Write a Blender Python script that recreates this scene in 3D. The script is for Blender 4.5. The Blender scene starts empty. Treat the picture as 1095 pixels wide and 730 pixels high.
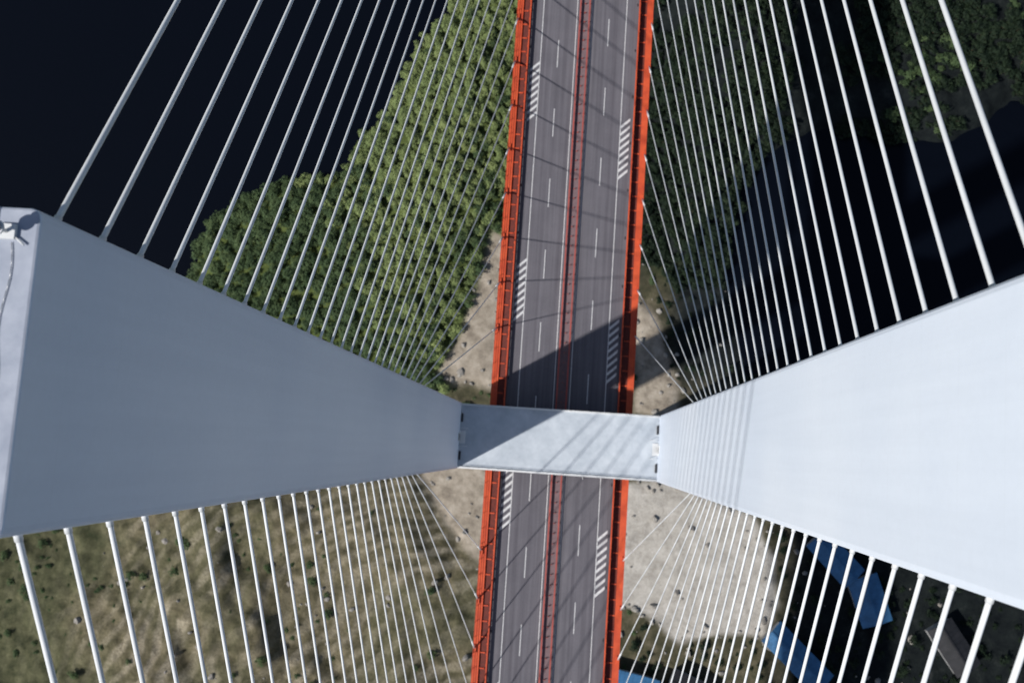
import bpy, bmesh, math, random
import numpy as np
from mathutils import Vector, Matrix, Euler
random.seed(7); rng=np.random.default_rng(7)
S=bpy.context.scene
S.view_settings.view_transform='Standard'; S.view_settings.look='None'; S.view_settings.exposure=0

# ------------------------------------------------------------ helpers
def new_mat(name, col=(.5,.5,.5), rough=.7, metal=0.0, spec=.3):
    m=bpy.data.materials.new(name); m.use_nodes=True
    b=m.node_tree.nodes['Principled BSDF']
    b.inputs['Base Color'].default_value=(*col,1); b.inputs['Roughness'].default_value=rough
    b.inputs['Metallic'].default_value=metal; b.inputs['Specular IOR Level'].default_value=spec
    return m
class NT:
    def __init__(s,m): s.t=m.node_tree; s.n=s.t.nodes; s.b=s.n['Principled BSDF']
    def node(s,ty,**k):
        x=s.n.new(ty)
        for a,v in k.items(): setattr(x,a,v)
        return x
    def link(s,a,b): s.t.links.new(a,b)
    def pos(s,scale=(1,1,1)):
        g=s.node('ShaderNodeNewGeometry'); mp=s.node('ShaderNodeMapping'); mp.inputs['Scale'].default_value=scale
        s.link(g.outputs['Position'],mp.inputs['Vector']); return mp.outputs['Vector']
    def noise(s,vec,scale,detail=5,rough=.6,dist=0):
        n=s.node('ShaderNodeTexNoise'); n.inputs['Scale'].default_value=scale; n.inputs['Detail'].default_value=detail
        n.inputs['Roughness'].default_value=rough; n.inputs['Distortion'].default_value=dist
        s.link(vec,n.inputs['Vector']); return n.outputs['Fac']
    def ramp(s,f,stops):
        r=s.node('ShaderNodeValToRGB'); e=r.color_ramp.elements
        while len(e)<len(stops): e.new(.5)
        for i,(p,c) in enumerate(stops):
            e[i].position=p; e[i].color=(*c,1) if len(c)==3 else c
        s.link(f,r.inputs['Fac']); return r.outputs['Color']
    def mix(s,f,a,b,mode='MIX'):
        m=s.node('ShaderNodeMix',data_type='RGBA',blend_type=mode)
        for sock,v in ((m.inputs[0],f),(m.inputs[6],a),(m.inputs[7],b)):
            if hasattr(v,'is_output'): s.link(v,sock)
            elif isinstance(v,(int,float)): sock.default_value=v
            else: sock.default_value=(*v,1)
        return m.outputs[2]
    def bump(s,h,strength=.3,dist=.1):
        b=s.node('ShaderNodeBump'); b.inputs['Strength'].default_value=strength; b.inputs['Distance'].default_value=dist
        s.link(h,b.inputs['Height']); s.link(b.outputs['Normal'],s.b.inputs['Normal'])
def varied(name,c1,c2,scale=(1,1,1),ns=1.0,rough=.7,metal=0,bump=0,spec=.3,lo=.3,hi=.7):
    m=new_mat(name,c1,rough,metal,spec); t=NT(m)
    f=t.noise(t.pos(scale),ns)
    t.link(t.ramp(f,[(lo,c1),(hi,c2)]),t.b.inputs['Base Color'])
    if bump: t.bump(f,bump)
    return m
def link(o,parent=None):
    S.collection.objects.link(o)
    if parent: o.parent=parent
    return o
def empty(name):
    e=bpy.data.objects.new(name,None); e.empty_display_size=1; return link(e)
def obj(name,bm,mats,parent=None,smooth=False,recalc=True):
    if recalc: bmesh.ops.recalc_face_normals(bm,faces=bm.faces)
    me=bpy.data.meshes.new(name); bm.to_mesh(me); bm.free()
    for m in mats: me.materials.append(m)
    if smooth:
        for p in me.polygons: p.use_smooth=True
    return link(bpy.data.objects.new(name,me),parent)
def box(bm,x0,x1,y0,y1,z0,z1,mi=0,M=None):
    vs=[bm.verts.new((x,y,z)) for z in (z0,z1) for y in (y0,y1) for x in (x0,x1)]
    if M is not None:
        for v in vs: v.co=M@v.co
    for q in ((0,2,3,1),(4,5,7,6),(0,1,5,4),(2,6,7,3),(0,4,6,2),(1,3,7,5)):
        f=bm.faces.new([vs[i] for i in q]); f.material_index=mi
def tube(bm,a,b,r0,r1=None,seg=8,mi=0,caps=True,smooth=True):
    a=Vector(a);b=Vector(b); r1=r0 if r1 is None else r1
    d=(b-a).normalized(); u=d.orthogonal().normalized(); w=d.cross(u)
    A=[];B=[]
    for i in range(seg):
        t=2*math.pi*i/seg; o=u*math.cos(t)+w*math.sin(t)
        A.append(bm.verts.new(a+o*r0)); B.append(bm.verts.new(b+o*r1))
    for i in range(seg):
        j=(i+1)%seg; f=bm.faces.new((A[i],A[j],B[j],B[i])); f.material_index=mi; f.smooth=smooth
    if caps:
        bm.faces.new(A[::-1]).material_index=mi; bm.faces.new(B).material_index=mi
def cable(bm,a,b,r,seg=7,step=5.0,sag=.0012):
    n=max(4,int((b-a).length/step)); d=(b-a).normalized(); u=d.orthogonal().normalized(); w=d.cross(u); prev=None
    L=(b-a).length
    for k in range(n+1):
        s=k/n; c=a.lerp(b,s)+Vector((0,0,-4*sag*L*s*(1-s)))
        ring=[bm.verts.new(c+(u*math.cos(2*math.pi*i/seg)+w*math.sin(2*math.pi*i/seg))*r) for i in range(seg)]
        if prev:
            for i in range(seg):
                j=(i+1)%seg; f=bm.faces.new((prev[i],prev[j],ring[j],ring[i])); f.smooth=True
        prev=ring
def quad(bm,pts,mi=0):
    f=bm.faces.new([bm.verts.new(p) for p in pts]); f.material_index=mi; return f

# ------------------------------------------------------------ sun & sky
EL=math.radians(45); AZ=math.radians(31.5)
d=Vector((math.cos(AZ)*math.cos(EL),math.sin(AZ)*math.cos(EL),-math.sin(EL)))
sl=bpy.data.lights.new('sun','SUN'); sl.energy=4.9; sl.angle=math.radians(1.2); sl.color=(1,.965,.91)
so=link(bpy.data.objects.new('sun',sl)); so.rotation_euler=d.to_track_quat('-Z','Y').to_euler(); so.location=(-200,-150,300)
W=bpy.data.worlds.new('World'); S.world=W; W.use_nodes=True
sk=W.node_tree.nodes.new('ShaderNodeTexSky'); sk.sky_type='NISHITA'; sk.sun_disc=False
sk.sun_elevation=EL; sk.sun_rotation=math.atan2(-d.x,-d.y)
bg=W.node_tree.nodes['Background']; bg.inputs['Strength'].default_value=.078
W.node_tree.links.new(sk.outputs['Color'],bg.inputs['Color'])

# ------------------------------------------------------------ camera
cam=bpy.data.cameras.new('camera'); cam.lens=36*1011.98/1095; cam.sensor_width=36; cam.clip_end=20000; cam.clip_start=.5
co=link(bpy.data.objects.new('camera',cam)); co.location=(2.0534,-1.6218,190.94); co.rotation_euler=(.1152,.0593,.0669)
cam.dof.use_dof=True; cam.dof.focus_distance=66; cam.dof.aperture_fstop=.2
S.camera=co

# ------------------------------------------------------------ materials
m_conc=new_mat('painted_concrete',(.6,.65,.71),.5); t=NT(m_conc)
p=t.pos(); n1=t.noise(p,.045,3,.5); n2=t.noise(t.pos((1.0,1.0,.03)),1.0,5,.6); n3=t.noise(p,2.2,6,.7)
c=t.ramp(n1,[(.3,(.63,.70,.81)),(.7,(.72,.78,.87))])
c=t.mix(.2,c,t.ramp(n2,[(.35,(.82,.83,.85)),(.62,(1,1,1))]),'MULTIPLY')
c=t.mix(.15,c,t.ramp(n3,[(.35,(.85,.85,.85)),(.6,(1,1,1))]),'MULTIPLY')
g=t.node('ShaderNodeNewGeometry'); sx=t.node('ShaderNodeSeparateXYZ'); t.link(g.outputs['Position'],sx.inputs[0])
md=t.node('ShaderNodeMath',operation='PINGPONG'); md.inputs[1].default_value=2.25; t.link(sx.outputs['Z'],md.inputs[0])
lt=t.node('ShaderNodeMath',operation='LESS_THAN'); lt.inputs[1].default_value=.03; t.link(md.outputs[0],lt.inputs[0])
ml=t.node('ShaderNodeMath',operation='MULTIPLY'); ml.inputs[1].default_value=.06; t.link(lt.outputs[0],ml.inputs[0])
c=t.mix(ml.outputs[0],c,(.4,.42,.45))
t.link(c,t.b.inputs['Base Color']); t.bump(n3,.06,.03)
m_top=varied('weathered_concrete',(.27,.30,.37),(.38,.41,.48),ns=.9,rough=.8,bump=.1)
m_beam=varied('crossbeam_concrete',(.34,.38,.43),(.48,.52,.57),ns=.35,rough=.75,bump=.1)
m_dark=new_mat('dark_opening',(.03,.03,.035),.8)
m_white=new_mat('white_painted_steel',(.62,.63,.64),.4)
m_cable=varied('cable_sheath',(.60,.62,.64),(.70,.72,.74),ns=.3,rough=.4,spec=.5)
m_orange=varied('orange_red_paint',(.60,.095,.034),(.46,.062,.026),ns=.5,rough=.5,lo=.35,hi=.65)
m_red=varied('red_rail_paint',(.40,.08,.06),(.30,.065,.055),ns=.8,rough=.5)
m_pink=varied('median_pavement',(.19,.13,.14),(.14,.10,.11),ns=1.2,rough=.9)
m_walk=varied('maintenance_grating',(.16,.035,.025),(.08,.025,.022),ns=1.5,rough=.8)
m_steel=varied('galvanised_steel',(.35,.36,.38),(.45,.46,.48),ns=2,rough=.4,metal=.6)
m_paint=varied('road_marking_paint',(.66,.66,.67),(.40,.40,.41),ns=2.5,rough=.7)
m_asph=new_mat('asphalt',(.07,.07,.08),.85); t=NT(m_asph)
a=t.noise(t.pos((1.1,.018,1)),1.0,5,.6); b_=t.noise(t.pos(),.16,4,.6); e=t.noise(t.pos(),3.0,6,.75)
c=t.ramp(a,[(.3,(.084,.079,.093)),(.7,(.140,.134,.152))])
c=t.mix(.5,c,t.ramp(b_,[(.3,(.78,.78,.8)),(.7,(1.15,1.13,1.13))]),'MULTIPLY')
c=t.mix(.3,c,t.ramp(e,[(.35,(.75,.75,.75)),(.65,(1.2,1.2,1.2))]),'MULTIPLY')
t.link(c,t.b.inputs['Base Color'])

# ------------------------------------------------------------ pylon
LI=18.877; HD=6.354; ZT=156.16; ZG=-106; LO=21.9; ZB=10.0
pyl=empty('bridge_pylon')
for sgn,nm in ((-1,'leg_west'),(1,'leg_east')):
    bm=bmesh.new()
    x0,x1=sorted((sgn*LI,sgn*LO))
    box(bm,x0,x1,-HD,HD,ZG,ZT)
    bm.edges.ensure_lookup_table()
    ve=[e for e in bm.edges if abs(e.verts[0].co.z-e.verts[1].co.z)>10]
    bmesh.ops.bevel(bm,geom=ve,offset=.45,segments=3,profile=.5,affect='EDGES')
    te=[e for e in bm.edges if min(e.verts[0].co.z,e.verts[1].co.z)>ZT-.01]
    bmesh.ops.bevel(bm,geom=te,offset=.12,segments=2,profile=.5,affect='EDGES')
    for f in bm.faces:
        if f.calc_center_median().z>ZT-.02: f.material_index=1
    obj(nm,bm,[m_conc,m_top],pyl)
    bm=bmesh.new()
    for yy in (-HD+.6,HD-.6):
        tube(bm,(sgn*(LO-.4),yy,ZT),(sgn*(LO-.4),yy,ZT+1.1),.035)
    xr=sgn*(LO-.4)
    tube(bm,(xr,-HD+.6,ZT+1.1),(xr,HD-.6,ZT+1.1),.03); tube(bm,(xr,-HD+.6,ZT+.6),(xr,HD-.6,ZT+.6),.03)
    box(bm,*sorted((sgn*(LI+1.5),sgn*(LI+2.5))),-1.2,.0,ZT,ZT+.25)
    obj('head_railing',bm,[m_white],pyl)
bm=bmesh.new()
box(bm,-LI+.003,LI-.003,-HD+.15,HD-.25,ZB-4.6,ZB)
obj('crossbeam',bm,[m_beam],pyl)
bm=bmesh.new()
for y0 in (-HD+.15,HD-.6):
    box(bm,-LI+.01,LI-.01,y0,y0+.35,ZB+.003,ZB+.22)
    yc=y0+.17
    for z in (.7,1.2): tube(bm,(-LI+.02,yc,ZB+z),(LI-.02,yc,ZB+z),.04)
    n=20
    for i in range(n+1):
        x=-LI+.2+(2*LI-.4)*i/n; tube(bm,(x,yc,ZB+.2),(x,yc,ZB+1.2),.035,seg=6)
obj('crossbeam_railing',bm,[m_white],pyl)
bm=bmesh.new()
for sgn in (-1,1):
    X=sgn*LI
    def sb(a,b,y0,y1,z0,z1,mi): box(bm,*sorted((X-sgn*a,X-sgn*b)),y0,y1,ZB+z0,ZB+z1,mi)
    sb(.003,.02,-.9,.3,.2,2.3,1)
    for y0,y1,z0,z1 in ((-1.1,-.9,0.01,2.5),(.3,.5,0.01,2.5),(-.9,.3,2.3,2.5)): sb(.003,.14,y0,y1,z0,z1,0)
    sb(.02,1.1,-1.5,.9,.005,.22,0)
    sb(.16,.45,2.6,4.2,.005,.45,1); sb(.16,.45,-4.6,-3.0,.005,.45,1)
    for yy in (-2.0,1.4):
        tube(bm,(X-sgn*.3,yy,ZB),(X-sgn*.3,yy,ZB+1.3),.05); tube(bm,(X-sgn*1.6,yy,ZB),(X-sgn*1.6,yy,ZB+1.3),.05)
        tube(bm,(X-sgn*.3,yy,ZB+1.3),(X-sgn*1.6,yy,ZB+1.3),.05)
obj('access_doors',bm,[m_white,m_dark],pyl)
bc=empty('aviation_warning_light')
bm=bmesh.new()
bx,by=-20.1,5.35
box(bm,bx-.35,bx+.35,by-.3,by+.3,ZT+.002,ZT+.18,0)
tube(bm,(bx,by,ZT+.18),(bx,by,ZT+.75),.08,mi=0)
tube(bm,(bx,by,ZT+.75),(bx,by,ZT+.85),.3,.3,16,0); tube(bm,(bx,by,ZT+.85),(bx,by,ZT+1.2),.22,.18,16,1); tube(bm,(bx,by,ZT+1.2),(bx,by,ZT+1.27),.26,.1,16,0)
tube(bm,(bx+.35,by-.2,ZT+.1),(bx+.75,by-.5,ZT+.12),.04,mi=0)
obj('beacon',bm,[m_white,new_mat('beacon_glass',(.55,.5,.5),.15)],bc)
bm=bmesh.new(); pr=None
for i in range(24):
    q=Vector((bx+.2+.12*math.sin(i*.7),by-.4-i*.48,ZT+.05))
    if pr: tube(bm,pr,q,.02,seg=5)
    pr=q
obj('power_conduit',bm,[m_steel],bc)

# ------------------------------------------------------------ stay cables
NC=27; bm=bmesh.new(); bs=bmesh.new(); ba=bmesh.new()
for sx_ in (-1,1):
    for sy in (-1,1):
        for i in range(NC):
            z=153.4-3.86*i; Y=268-9.45*i
            A=Vector((sx_*20.0,sy*(HD-.25),z)); B=Vector((sx_*14.0,sy*Y,.35)); D=(B-A).normalized()
            r=.142-.0018*i
            cable(bm,A,B,r)
            tube(bs,A,A+D*.7,.18,seg=10); tube(bs,B-D*4.0,B-D*.4,.17,seg=8)
            box(ba,sx_*14-.28,sx_*14+.28,sy*Y-.75,sy*Y+.75,.3,.62,0)
obj('stay_cables',bm,[m_cable]); 
cs=bpy.data.objects['stay_cables']
obj('anchor_sleeves',bs,[m_cable],cs); obj('anchor_boxes',ba,[m_orange],cs)

# ------------------------------------------------------------ deck + road
YL=900
dk=empty('bridge_deck')
bm=bmesh.new()
box(bm,-11.3,11.3,-YL,YL,-1.2,-.02)
for i in range(-60,61):
    box(bm,-13.2,13.2,i*15-.3,i*15+.3,-2.0,-1.22)
obj('deck_slab',bm,[m_steel],dk)
bm=bmesh.new()
for sg in (-1,1):
    def sb(a,b,y0,y1,z0,z1,mi=0): box(bm,*sorted((sg*a,sg*b)),y0,y1,z0,z1,mi)
    sb(13.0,14.25,-YL,YL,-1.0,.3); sb(13.3,14.1,-YL,YL,-8.6,-7.8)
    sb(11.32,12.98,-YL,YL,-.5,-.05,1)
    n=int(2*YL/3)
    for k in range(n):
        y=-YL+k*3
        if abs(y)<330: sb(11.9,12.97,y,y+.22,-.04,.12)
    for k in range(-40,40):
        y=k*7.5
        tube(bm,(sg*13.7,y,-7.8),(sg*13.7,y,-1.0),.25,seg=4,smooth=False)
        tube(bm,(sg*13.7,y,-7.8 if k%2 else -1.0),(sg*13.7,y+7.5,-1.0 if k%2 else -7.8),.22,seg=4,smooth=False)
for k in range(-40,40):
    tube(bm,(-13.7,k*7.5,-8.2),(13.7,k*7.5,-8.2),.2,seg=4,smooth=False)
obj('edge_truss',bm,[m_orange,m_walk],dk)
bm=bmesh.new()
for sg in (-1,1):
    for z in (.75,1.25): tube(bm,(sg*14.2,-YL,z),(sg*14.2,YL,z),.05,seg=5)
    for k in range(-110,111): tube(bm,(sg*14.2,k*3,.3),(sg*14.2,k*3,1.25),.06,seg=5)
obj('parapet_railing',bm,[m_orange],dk)
gr=empty('guardrail')
for sg in (-1,1):
    bm=bmesh.new()
    def sb(a,b,y0,y1,z0,z1,mi=0): box(bm,*sorted((sg*a,sg*b)),y0,y1,z0,z1,mi)
    sb(11.28,11.75,-YL,YL,0.0,.28,1)
    sb(11.28,11.42,-YL,YL,.55,.75); sb(11.28,11.42,-YL,YL,.9,1.1); sb(11.30,11.52,-YL,YL,1.18,1.3)
    for k in range(-160,161): sb(11.44,11.66,k*2-.08,k*2+.08,.28,1.17)
    obj('rail',bm,[m_orange,m_walk],gr)
md_=empty('median_barrier')
bm=bmesh.new()
box(bm,-1.2,1.2,-YL,YL,0,.12,1)
for sg in (-1,1):
    def sb(a,b,y0,y1,z0,z1,mi=0): box(bm,*sorted((sg*a,sg*b)),y0,y1,z0,z1,mi)
    sb(.98,1.10,-YL,YL,.5,.62); sb(.98,1.10,-YL,YL,.70,.80); sb(.84,1.08,-YL,YL,.82,.9)
    for k in range(-160,161): sb(.80,.97,k*2-.07,k*2+.07,.12,.81)
for k in range(-160,161): box(bm,-.14,.14,k*2-.04,k*2+.04,.125,.7,0)
obj('rails',bm,[m_red,m_pink],md_)

rd=empty('road')
for sg,nm in ((-1,'carriageway_south'),(1,'carriageway_north')):
    bm=bmesh.new(); x0,x1=sorted((sg*1.2,sg*11.28))
    n=120
    for k in range(n):
        ya=-YL+2*YL*k/n; yb=-YL+2*YL*(k+1)/n
        quad(bm,[(x0,ya,0),(x1,ya,0),(x1,yb,0),(x0,yb,0)])
    bmesh.ops.remove_doubles(bm,verts=bm.verts,dist=.001)
    obj(nm,bm,[m_asph],rd)
bm=bmesh.new(); Z=.006
def mark(x0,x1,y0,y1): quad(bm,[(x0,y0,Z),(x1,y0,Z),(x1,y1,Z),(x0,y1,Z)])
for sg in (-1,1):
    for xx in (1.62,8.75): mark(sg*xx-.08,sg*xx+.08,-YL,YL)
    for k in range(-55,56):
        y=k*15+ (3 if sg<0 else 8); mark(sg*5.15-.08,sg*5.15+.08,y,y+6)
    ph=72.55 if sg<0 else 60.95
    for k in range(-9,8):
        yc=ph+42.12*k
        for j in range(8):
            y=yc-5.9+j*1.55
            xa,xb=(sg*9.75-.95,sg*9.75+.95)
            quad(bm,[(xa,y,Z),(xa,y-.65,Z),(xb,y+1.1,Z),(xb,y+1.75,Z)])
obj('lane_markings',bm,[m_paint],rd)
bm=bmesh.new()
for y in (-150,150):
    for sg in (-1,1):
        x0,x1=sorted((sg*1.3,sg*11.2)); quad(bm,[(x0,y-.25,.010),(x1,y-.25,.010),(x1,y+.25,.010),(x0,y+.25,.010)])
for k in range(-30,31):
    for sg in (-1,1):
        x0,x1=sorted((sg*10.85,sg*11.15)); y=k*10+2; quad(bm,[(x0,y,.010),(x1,y,.010),(x1,y+.6,.010),(x0,y+.6,.010)])
obj('joints_and_drains',bm,[m_dark],rd)

# ------------------------------------------------------------ terrain
GZ=-100.0; K=290/225
def P(x,y): return (2+(x-2)*K,-1.6+(y+1.6)*K)
def hashn(ix,iy,seed):
    h=np.sin(ix*127.1+iy*311.7+seed*74.7)*43758.5453; return h-np.floor(h)
def vn(x,y,seed=0):
    ix=np.floor(x);iy=np.floor(y);fx=x-ix;fy=y-iy; fx=fx*fx*(3-2*fx);fy=fy*fy*(3-2*fy)
    a=hashn(ix,iy,seed);b=hashn(ix+1,iy,seed);c=hashn(ix,iy+1,seed);dd=hashn(ix+1,iy+1,seed)
    return (a*(1-fx)+b*fx)*(1-fy)+(c*(1-fx)+dd*fx)*fy
def fbm(x,y,oct=5,seed=0):
    s=0;a=.5
    for o in range(oct): s=s+a*vn(x,y,seed+o); x=x*2.03+13.1;y=y*2.03+7.7;a*=.5
    return s
def sdf(x,y,poly):
    poly=[P(*q) for q in poly]
    dmin=np.full(x.shape,1e9); ins=np.zeros(x.shape,bool); n=len(poly)
    for i in range(n):
        ax,ay=poly[i];bx_,by_=poly[(i+1)%n]; ex,ey=bx_-ax,by_-ay
        tt=np.clip(((x-ax)*ex+(y-ay)*ey)/(ex*ex+ey*ey),0,1)
        dmin=np.minimum(dmin,np.hypot(x-ax-tt*ex,y-ay-tt*ey))
        if ay!=by_:
            cond=((ay>y)!=(by_>y))&(x<(bx_-ax)*(y-ay)/(by_-ay)+ax); ins^=cond
    return np.where(ins,dmin,-dmin)
def ss(v,a,b): q=np.clip((v-a)/(b-a),0,1); return q*q*(3-2*q)
LAND=[(-8,140),(-22,118),(-34,110),(-42,99),(-52,78),(-60,65),(-76,61),(-93,50),(-98,34),(-105,10),(-125,-8),(-160,-20),(-3000,-60),(-3000,-3000),(3000,-3000),(3000,-60),(150,-30),(95,-14),(66,-4),(50,8),(44,22),(40,45),(44,70),(60,78),(74,74),(90,78),(110,90),(3000,95),(3000,3000),(30,3000),(30,150),(10,170)]
FOREST=[(-15,118),(-31,111),(-41,99),(-51,78),(-59,65),(-76,61),(-93,50),(-98,34),(-100,12),(-60,6),(-30,8),(-24,22),(-19,42),(-12,60),(-10,100)]
FOR2=[(14,150),(15,110),(17,75),(17,45),(28,38),(40,45),(44,70),(60,78),(74,74),(90,78),(110,90),(3000,95),(3000,3000),(30,3000)]
LOT=[(14,-6),(36,-9),(46,-14),(52,-22),(53,-33),(49,-40),(40,-41),(30,-43),(22,-38),(14,-36)]
STRIP=[(-30,14),(-16,12),(-15,46),(-19,52),(-23,36)]
STRIP2=[(-34,-5),(-14,-4),(-15,-32),(-22,-26),(-27,-17)]
STRIPR=[(16,8),(28,8),(25,20),(21,32),(16,36)]
TERR=[(-150,-14),(-110,-4),(-60,-2),(-34,-4),(-25,-18),(-14,-32),(-12,-100),(-170,-110)]
def fields(x,y):
    w=8*(fbm(x/18,y/18,4,3)-.47)
    land=sdf(x,y,LAND)+w*1.3
    far=y-420+3*w
    L=np.maximum(land,far)
    f1=sdf(x,y,FOREST)+w*1.0; f2=np.minimum(sdf(x,y,FOR2)+w,L-1)
    fo=np.maximum(f1,f2); fo=np.maximum(fo,far-8)
    lot=sdf(x,y,LOT)+w*1.2
    st=np.maximum(np.maximum(sdf(x,y,STRIP),sdf(x,y,STRIP2)),sdf(x,y,STRIPR))+w*.9
    te=sdf(x,y,TERR)+w
    cx,cy=P(10,-140)
    rr=np.hypot(x-cx,(y-cy)*.9)+30*fbm(x/44,y/44,5,9)
    stp=rr/4.8; fr=stp-np.floor(stp)
    tz=(np.floor(stp)+ss(fr,.62,1.0))*1.1-22
    terr=ss(te,-3,8)
    h=-5+5*ss(L,-3,9)+3.0*(fbm(x/22,y/22,5,1)-.45)*ss(L,0,15)
    h=h+7*ss(fo,0,30)
    flat=ss(np.maximum(lot,st),-2,3)
    h=h*(1-flat)+flat*(.4+.25*fbm(x/6,y/6,3,5))
    amp=(.5+.5*ss(fbm(x/30,y/30,3,33),.36,.56))*(.35+.65*ss(x,-150,-110))
    h=h+terr*(1-flat)*(np.clip(tz*.8,-1,16)*.75*amp+5*fbm(x/30,y/30,4,35))*ss(te,0,25)
    rough=(1.8+1.6*ss(te,0,6))*(fbm(x/5,y/5,5,21)-.45)*ss(L,1,6)*(1-flat)
    h=h+rough
    edge=ss(fr,.38,.62)*(1-ss(fr,.88,1.0))*amp*(.35+.65*ss(fbm(x/9,y/9,4,51),.30,.5))
    return h,L,fo,lot,st,te,edge,flat
def axis(lo,hi,step,far):
    c=list(np.arange(lo,hi+step,step)); s=step; a=c[0]; 
    while a>-far: s*=1.25; a-=s; c.insert(0,a)
    s=step; a=c[-1]
    while a<far: s*=1.25; a+=s; c.append(a)
    return np.array(c)
xs=axis(-215,160,.8,6000); ys=axis(-95,165,.8,6000)
X,Y=np.meshgrid(xs,ys); h,L,fo,lot,st,te,edge,flat=fields(X,Y)
nx,ny=len(xs),len(ys)
co_=np.stack([X.ravel(),Y.ravel(),(GZ+h).ravel()],1)
idx=np.arange(nx*ny).reshape(ny,nx)
q=np.stack([idx[:-1,:-1],idx[:-1,1:],idx[1:,1:],idx[1:,:-1]],-1).reshape(-1,4)
me=bpy.data.meshes.new('ground'); me.vertices.add(len(co_)); me.vertices.foreach_set('co',co_.ravel().astype(np.float32))
me.loops.add(q.size); me.loops.foreach_set('vertex_index',q.ravel().astype(np.int32))
me.polygons.add(len(q)); me.polygons.foreach_set('loop_start',np.arange(0,q.size,4,dtype=np.int32)); me.polygons.foreach_set('loop_total',np.full(len(q),4,dtype=np.int32))
me.update(calc_edges=True); me.validate()
me.polygons.foreach_set('use_smooth',np.ones(len(me.polygons),dtype=bool))
at=me.color_attributes.new('zone','FLOAT_COLOR','POINT')
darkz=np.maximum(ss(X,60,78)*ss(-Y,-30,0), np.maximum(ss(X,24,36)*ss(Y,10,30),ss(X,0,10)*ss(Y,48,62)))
green=np.clip(1-ss(X+22*(fbm(X/20,Y/20,4,71)-.5)*2,-158,-122)+.5*ss(fbm(X/24,Y/24,4,72),.54,.64),0,1)
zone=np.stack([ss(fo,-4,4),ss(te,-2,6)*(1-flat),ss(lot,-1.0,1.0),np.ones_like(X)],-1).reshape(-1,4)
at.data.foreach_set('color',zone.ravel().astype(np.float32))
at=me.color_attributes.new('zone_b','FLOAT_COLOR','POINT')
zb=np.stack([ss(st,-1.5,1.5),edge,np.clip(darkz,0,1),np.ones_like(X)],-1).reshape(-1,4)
at.data.foreach_set('color',zb.ravel().astype(np.float32))
at=me.color_attributes.new('zone_c','FLOAT_COLOR','POINT')
zc=np.stack([green,green*0,green*0,np.ones_like(X)],-1).reshape(-1,4)
at.data.foreach_set('color',zc.ravel().astype(np.float32))
m_g=new_mat('terrain',(.1,.1,.06),.95,spec=.1); t=NT(m_g)
def att(nm):
    A=t.node('ShaderNodeVertexColor',layer_name=nm); s=t.node('ShaderNodeSeparateColor'); t.link(A.outputs[0],s.inputs[0]); return s
s1=att('zone'); s2=att('zone_b'); s3=att('zone_c')
pp=t.pos(); nB=t.noise(pp,.25,7,.72); nC=t.noise(pp,1.1,7,.78)
base=t.ramp(nB,[(.3,(.03,.032,.02)),(.5,(.07,.065,.04)),(.7,(.14,.12,.085))])
forest=t.ramp(nB,[(.3,(.05,.07,.02)),(.7,(.11,.14,.045))])
grass=t.ramp(nB,[(.32,(.05,.048,.028)),(.5,(.12,.107,.068)),(.68,(.20,.175,.12))])
tan=t.ramp(nC,[(.3,(.19,.165,.12)),(.5,(.30,.265,.20)),(.7,(.40,.36,.29))])
te1=t.mix(s2.outputs[1],grass,tan)
te1=t.mix(.6,te1,t.ramp(nC,[(.35,(.5,.5,.48)),(.6,(1.15,1.12,1.05))]),'MULTIPLY')
gm=t.node('ShaderNodeMath',operation='MULTIPLY'); gm.inputs[1].default_value=.75; t.link(s3.outputs[0],gm.inputs[0])
te1=t.mix(gm.outputs[0],te1,t.ramp(nB,[(.35,(.028,.036,.018)),(.65,(.10,.105,.055))]))
pale=t.ramp(nC,[(.25,(.26,.235,.21)),(.45,(.42,.395,.36)),(.75,(.54,.52,.49))])
pale=t.mix(.7,pale,t.ramp(nB,[(.32,(.5,.49,.48)),(.5,(.88,.87,.85)),(.62,(1.1,1.1,1.1))]),'MULTIPLY')
bare=t.ramp(nB,[(.3,(.15,.125,.10)),(.5,(.30,.26,.21)),(.7,(.44,.39,.33))])
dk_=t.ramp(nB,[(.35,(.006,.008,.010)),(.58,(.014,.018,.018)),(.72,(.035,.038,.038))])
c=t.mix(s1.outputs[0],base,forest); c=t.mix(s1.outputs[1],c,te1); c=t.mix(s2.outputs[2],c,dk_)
c=t.mix(s2.outputs[0],c,bare); c=t.mix(s1.outputs[2],c,pale)
t.link(c,t.b.inputs['Base Color']); t.bump(nC,.6,.5)
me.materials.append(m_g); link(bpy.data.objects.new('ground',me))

m_w=new_mat('river_water',(.002,.003,.006),.2,spec=.12); t=NT(m_w)
t.bump(t.noise(t.pos(),.6,4,.6),.15,.2)
bm=bmesh.new(); quad(bm,[(-6000,-6000,GZ-2.2),(6000,-6000,GZ-2.2),(6000,6000,GZ-2.2),(-6000,6000,GZ-2.2)])
obj('river_water',bm,[m_w])

# ------------------------------------------------------------ trees
def leaf_mat(name,c1,c2,c3):
    m=new_mat(name,c1,.75,spec=.15); t=NT(m)
    oi=t.node('ShaderNodeObjectInfo'); n=t.noise(t.pos(),.45,4,.7); nn=t.noise(t.pos(),.03,3,.5)
    a=t.ramp(n,[(.3,c1),(.5,c2),(.72,c3)])
    a=t.mix(.6,a,t.ramp(nn,[(.35,(.7,.75,.7)),(.65,(1.2,1.17,1.1))]),'MULTIPLY')
    a=t.mix(.3,a,t.ramp(oi.outputs['Random'],[(0,(.6,.7,.6)),(1,(1.3,1.2,1.0))]),'MULTIPLY')
    t.link(a,t.b.inputs['Base Color'])
    return m
lm1=leaf_mat('foliage_bright',(.12,.16,.065),(.155,.198,.082),(.19,.228,.10))
lm2=leaf_mat('foliage_dark',(.036,.06,.03),(.058,.09,.042),(.085,.115,.052))
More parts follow.
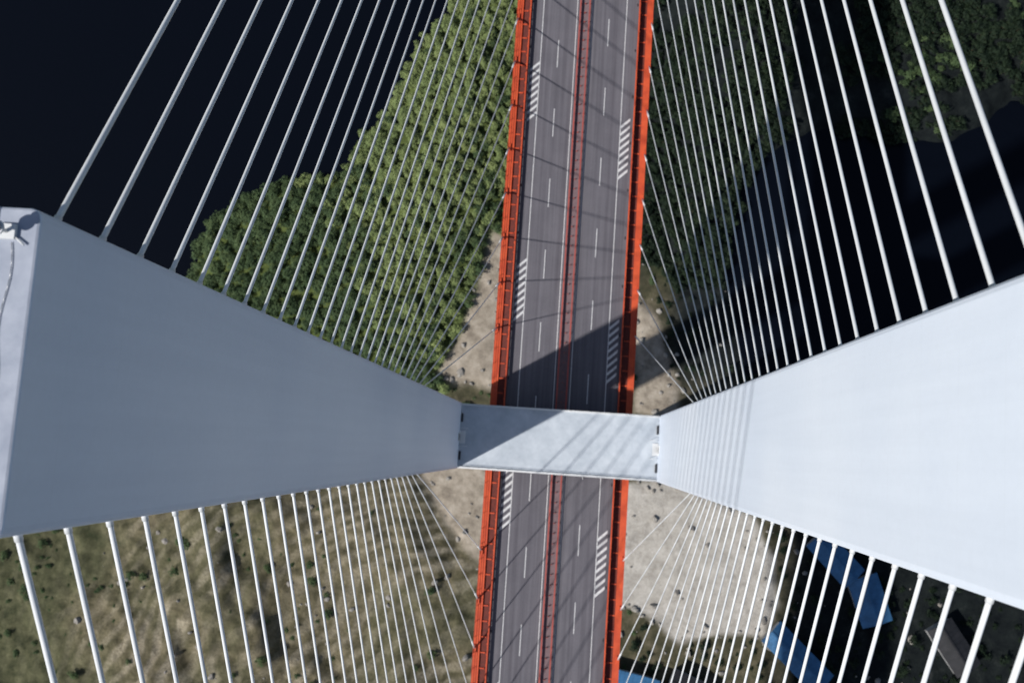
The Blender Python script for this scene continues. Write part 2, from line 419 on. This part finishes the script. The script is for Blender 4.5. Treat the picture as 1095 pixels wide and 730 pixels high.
lm3=leaf_mat('foliage_deep',(.006,.012,.009),(.012,.022,.013),(.022,.036,.018))
m_bark=varied('bark',(.06,.045,.03),(.12,.09,.06),ns=3,rough=.9)
def tree_mesh(name,seed,lm,R=2.9,H=5.0,nl=230,leaf=.72):
    r=random.Random(seed); bm=bmesh.new()
    tube(bm,(0,0,-1),(.1,.05,H*.45),.26,.16,5,1,False); tube(bm,(.1,.05,H*.45),(.2,-.1,H*.85),.16,.05,5,1,False)
    cl=[]
    for i in range(10):
        a=r.uniform(0,6.28); q=R*r.uniform(.25,.85); z=H*r.uniform(.5,.85)
        c=Vector((q*math.cos(a),q*math.sin(a),z)); cl.append((c,R*r.uniform(.25,.5)))
        tube(bm,(.1,.05,H*r.uniform(.3,.5)),c,.1,.03,4,1,False)
    cl.append((Vector((.2,-.1,H*.85)),R*.4))
    for i in range(nl):
        c,q=r.choice(cl); v=Vector((r.gauss(0,1),r.gauss(0,1),abs(r.gauss(0,.9))-.2)).normalized()*q*r.uniform(.6,1.2); v.z*=.7
        nrm=(v.normalized()+Vector((r.uniform(-.7,.7),r.uniform(-.7,.7),r.uniform(.3,1.4)))).normalized()
        u=nrm.orthogonal().normalized(); u=Matrix.Rotation(r.uniform(0,6.28),3,nrm)@u; w=nrm.cross(u); s=leaf*r.uniform(.5,1.3)
        pc=c+v; f=bm.faces.new([bm.verts.new(pc+u*s*a+w*s*b*.7) for a,b in ((-.5,-.35),(.5,-.5),(.6,.4),(-.6,.3))]); f.material_index=0
    me=bpy.data.meshes.new(name); bm.to_mesh(me); bm.free(); me.materials.append(lm); me.materials.append(m_bark); return me
def scatter(parent,name,mesh,pts):
    vs=[];fs=[]
    for (x,y,z,s) in pts:
        a=random.uniform(0,6.28); r=s*.877
        i=len(vs)
        for k in range(3): vs.append((x+r*math.cos(a+k*2.0944),y+r*math.sin(a+k*2.0944),z))
        fs.append((i,i+1,i+2))
    me=bpy.data.meshes.new(name+'_points'); me.from_pydata(vs,[],fs)
    o=link(bpy.data.objects.new(name+'_points',me),parent)
    o.instance_type='FACES'; o.use_instance_faces_scale=True; o.instance_faces_scale=1.0
    o.show_instancer_for_render=False; o.show_instancer_for_viewport=False
    link(bpy.data.objects.new(name,mesh),o)
def jitter(x0,x1,y0,y1,step):
    gx=np.arange(x0,x1,step);gy=np.arange(y0,y1,step); a,b=np.meshgrid(gx,gy); a=a.ravel();b=b.ravel()
    return a+rng.uniform(-.8,.8,a.size)*step, b+rng.uniform(-.8,.8,b.size)*step
fr_=empty('forest')
mb=[tree_mesh('broadleaf_tree_%s'%c,i+3,lm1) for i,c in enumerate('abc')]
mk=[tree_mesh('dark_tree_%s'%c,i+30,lm2) for i,c in enumerate('ab')]
md3=[tree_mesh('valley_tree_%s'%c,i+50,lm3) for i,c in enumerate('ab')]
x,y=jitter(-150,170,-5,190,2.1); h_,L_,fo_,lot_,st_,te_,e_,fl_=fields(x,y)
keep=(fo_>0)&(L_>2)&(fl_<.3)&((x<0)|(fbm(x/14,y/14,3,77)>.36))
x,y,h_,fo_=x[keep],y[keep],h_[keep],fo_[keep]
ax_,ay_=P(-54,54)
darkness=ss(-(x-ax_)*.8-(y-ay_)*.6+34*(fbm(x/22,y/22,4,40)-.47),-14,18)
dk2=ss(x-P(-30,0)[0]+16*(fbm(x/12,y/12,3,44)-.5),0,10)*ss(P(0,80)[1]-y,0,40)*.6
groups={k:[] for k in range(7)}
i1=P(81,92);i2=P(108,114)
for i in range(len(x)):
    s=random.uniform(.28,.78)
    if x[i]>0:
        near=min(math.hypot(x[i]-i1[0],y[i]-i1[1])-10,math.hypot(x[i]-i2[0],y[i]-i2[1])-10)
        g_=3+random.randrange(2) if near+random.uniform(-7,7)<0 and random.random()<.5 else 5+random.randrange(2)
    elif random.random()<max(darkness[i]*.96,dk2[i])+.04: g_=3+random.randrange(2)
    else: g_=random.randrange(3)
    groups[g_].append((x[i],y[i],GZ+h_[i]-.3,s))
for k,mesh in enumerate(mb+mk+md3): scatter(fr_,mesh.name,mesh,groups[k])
sh=empty('shrubs')
x,y=jitter(-190,150,-90,120,2.3); h_,L_,fo_,lot_,st_,te_,e_,fl_=fields(x,y)
cl=ss(fbm(x/16,y/16,4,60),.52,.66)
west=1-ss(x,-150,-112)
dens=np.where(te_>0,.006+.22*cl+.5*west*cl+.1*west,np.where(x>0,.3,.7))
keep=(L_>2)&(fo_<0)&(fl_<.2)&(rng.uniform(0,1,x.size)<dens)
sb_=[[],[],[]]
for i in np.nonzero(keep)[0]: sb_[2 if x[i]>25 else random.randrange(2)].append((x[i],y[i],GZ+h_[i]-.8,random.choice((.12,.18,.25,.3,.5))*random.uniform(.8,1.2)))
scatter(sh,'shrub_a',mk[0],sb_[0]); scatter(sh,'shrub_b',mk[1],sb_[1]); scatter(sh,'shrub_c',md3[0],sb_[2])

# ------------------------------------------------------------ boulders
bm=bmesh.new()
x,y=jitter(-150,120,-80,75,2.2); h_,L_,fo_,lot_,st_,te_,e_,fl_=fields(x,y)
border=np.exp(-(np.minimum(abs(lot_),abs(st_))/3.0)**2)
pr_=np.where(te_>3,.10*ss(fbm(x/12,y/12,3,90),.42,.6),.04+.35*border)
keep=(L_>-.5)&(rng.uniform(0,1,x.size)<pr_)&(fo_<2)
for i in np.nonzero(keep)[0]:
    s=random.uniform(.25,1.0)**1.5*1.3; M=Matrix.Translation((x[i],y[i],GZ+h_[i]+.1))@Euler((random.uniform(0,3),random.uniform(0,3),random.uniform(0,3))).to_matrix().to_4x4()@Matrix.Diagonal((s*random.uniform(.7,1.3),s,s*.7,1))
    r=bmesh.ops.create_icosphere(bm,subdivisions=1,radius=1,matrix=M)
    for v in r['verts']: v.co+=Vector((random.uniform(-.2,.2),random.uniform(-.2,.2),random.uniform(-.2,.2)))*s
obj('boulders',bm,[varied('rock',(.18,.165,.15),(.34,.32,.29),ns=.8,rough=.9)],recalc=False)

# ------------------------------------------------------------ buildings
m_wall=varied('shed_wall',(.28,.28,.28),(.4,.4,.4),ns=.6,rough=.8)
def roofmat(name,c,c2):
    m=new_mat(name,c,.5); t=NT(m); n=t.noise(t.pos(),.5,6,.7); t.link(t.ramp(n,[(.3,c),(.7,c2)]),t.b.inputs['Base Color']); return m
m_blue=roofmat('blue_metal_roof',(.035,.11,.22),(.06,.19,.38)); m_grey=roofmat('grey_metal_roof',(.012,.013,.015),(.03,.03,.034))
m_glass=new_mat('window_glass',(.03,.04,.05),.1)
def shed(name,cx,cy,L,Wd,H,rot,roof):
    e=empty(name); M=Matrix.Translation((cx,cy,GZ+.2))@Matrix.Rotation(math.radians(rot),4,'Z')
    l,w=L/2,Wd/2; rise=Wd*.14
    bm=bmesh.new(); box(bm,-l,l,-w,w,-4,H,M=M)
    for sx in (-1,1):
        quad(bm,[M@Vector(v) for v in ((sx*l,-w,H+.002),(sx*l,w,H+.002),(sx*l,0,H+rise))])
    obj('walls',bm,[m_wall],e)
    bm=bmesh.new(); o=.5
    for s in (-1,1):
        for dz in (0,.12):
            quad(bm,[M@Vector(v) for v in ((-l-o,s*(w+o),H-.14*o*2+dz),(l+o,s*(w+o),H-.14*o*2+dz),(l+o,0,H+rise+.1+dz),(-l-o,0,H+rise+.1+dz))])
        k=int(L/1.2)
        for i in range(k+1):
            xx=-l+L*i/k; a=M@Vector((xx,s*(w+o),H-.14*o*2+.14)); b=M@Vector((xx,0,H+rise+.25)); tube(bm,a,b,.05,seg=4,smooth=False)
    box(bm,-l-o,l+o,-.25,.25,H+rise+.2,H+rise+.36,M=M)
    obj('roof',bm,[roof],e,recalc=False)
    bm=bmesh.new()
    for s in (-1,1):
        k=int(L/3.5)
        for i in range(k):
            xx=-l+L*(i+.5)/k; y0,y1=sorted((s*w+s*.003,s*w+s*.05)); box(bm,xx-.7,xx+.7,y0,y1,H*.4,H*.72,M=M)
    box(bm,l+.003,l+.06,-1.6,1.6,0,3.2,M=M)
    obj('windows_and_door',bm,[m_glass],e)
def PK(x,y,hgt=6):
    k=(290-hgt)/225; return (2+(x-2)*k,-1.6+(y+1.6)*k)
a=PK(65,-22); shed('blue_roof_shed',a[0],a[1],15,7,4,-45,m_blue)
a=PK(73,-31); shed('blue_roof_shed',a[0],a[1],13,8,4,-70,m_blue)
a=PK(57,-45); shed('blue_roof_shed',a[0],a[1],20,7,4.5,-42,m_blue)
a=PK(19,-54.5); shed('blue_roof_shed',a[0],a[1],16,7,4.5,-10,m_blue)
a=PK(92,-40); shed('grey_roof_shed',a[0],a[1],14,7,4,-55,m_grey)
a=PK(33,-54); shed('grey_roof_shed',a[0],a[1],11,6,4,-20,m_grey)
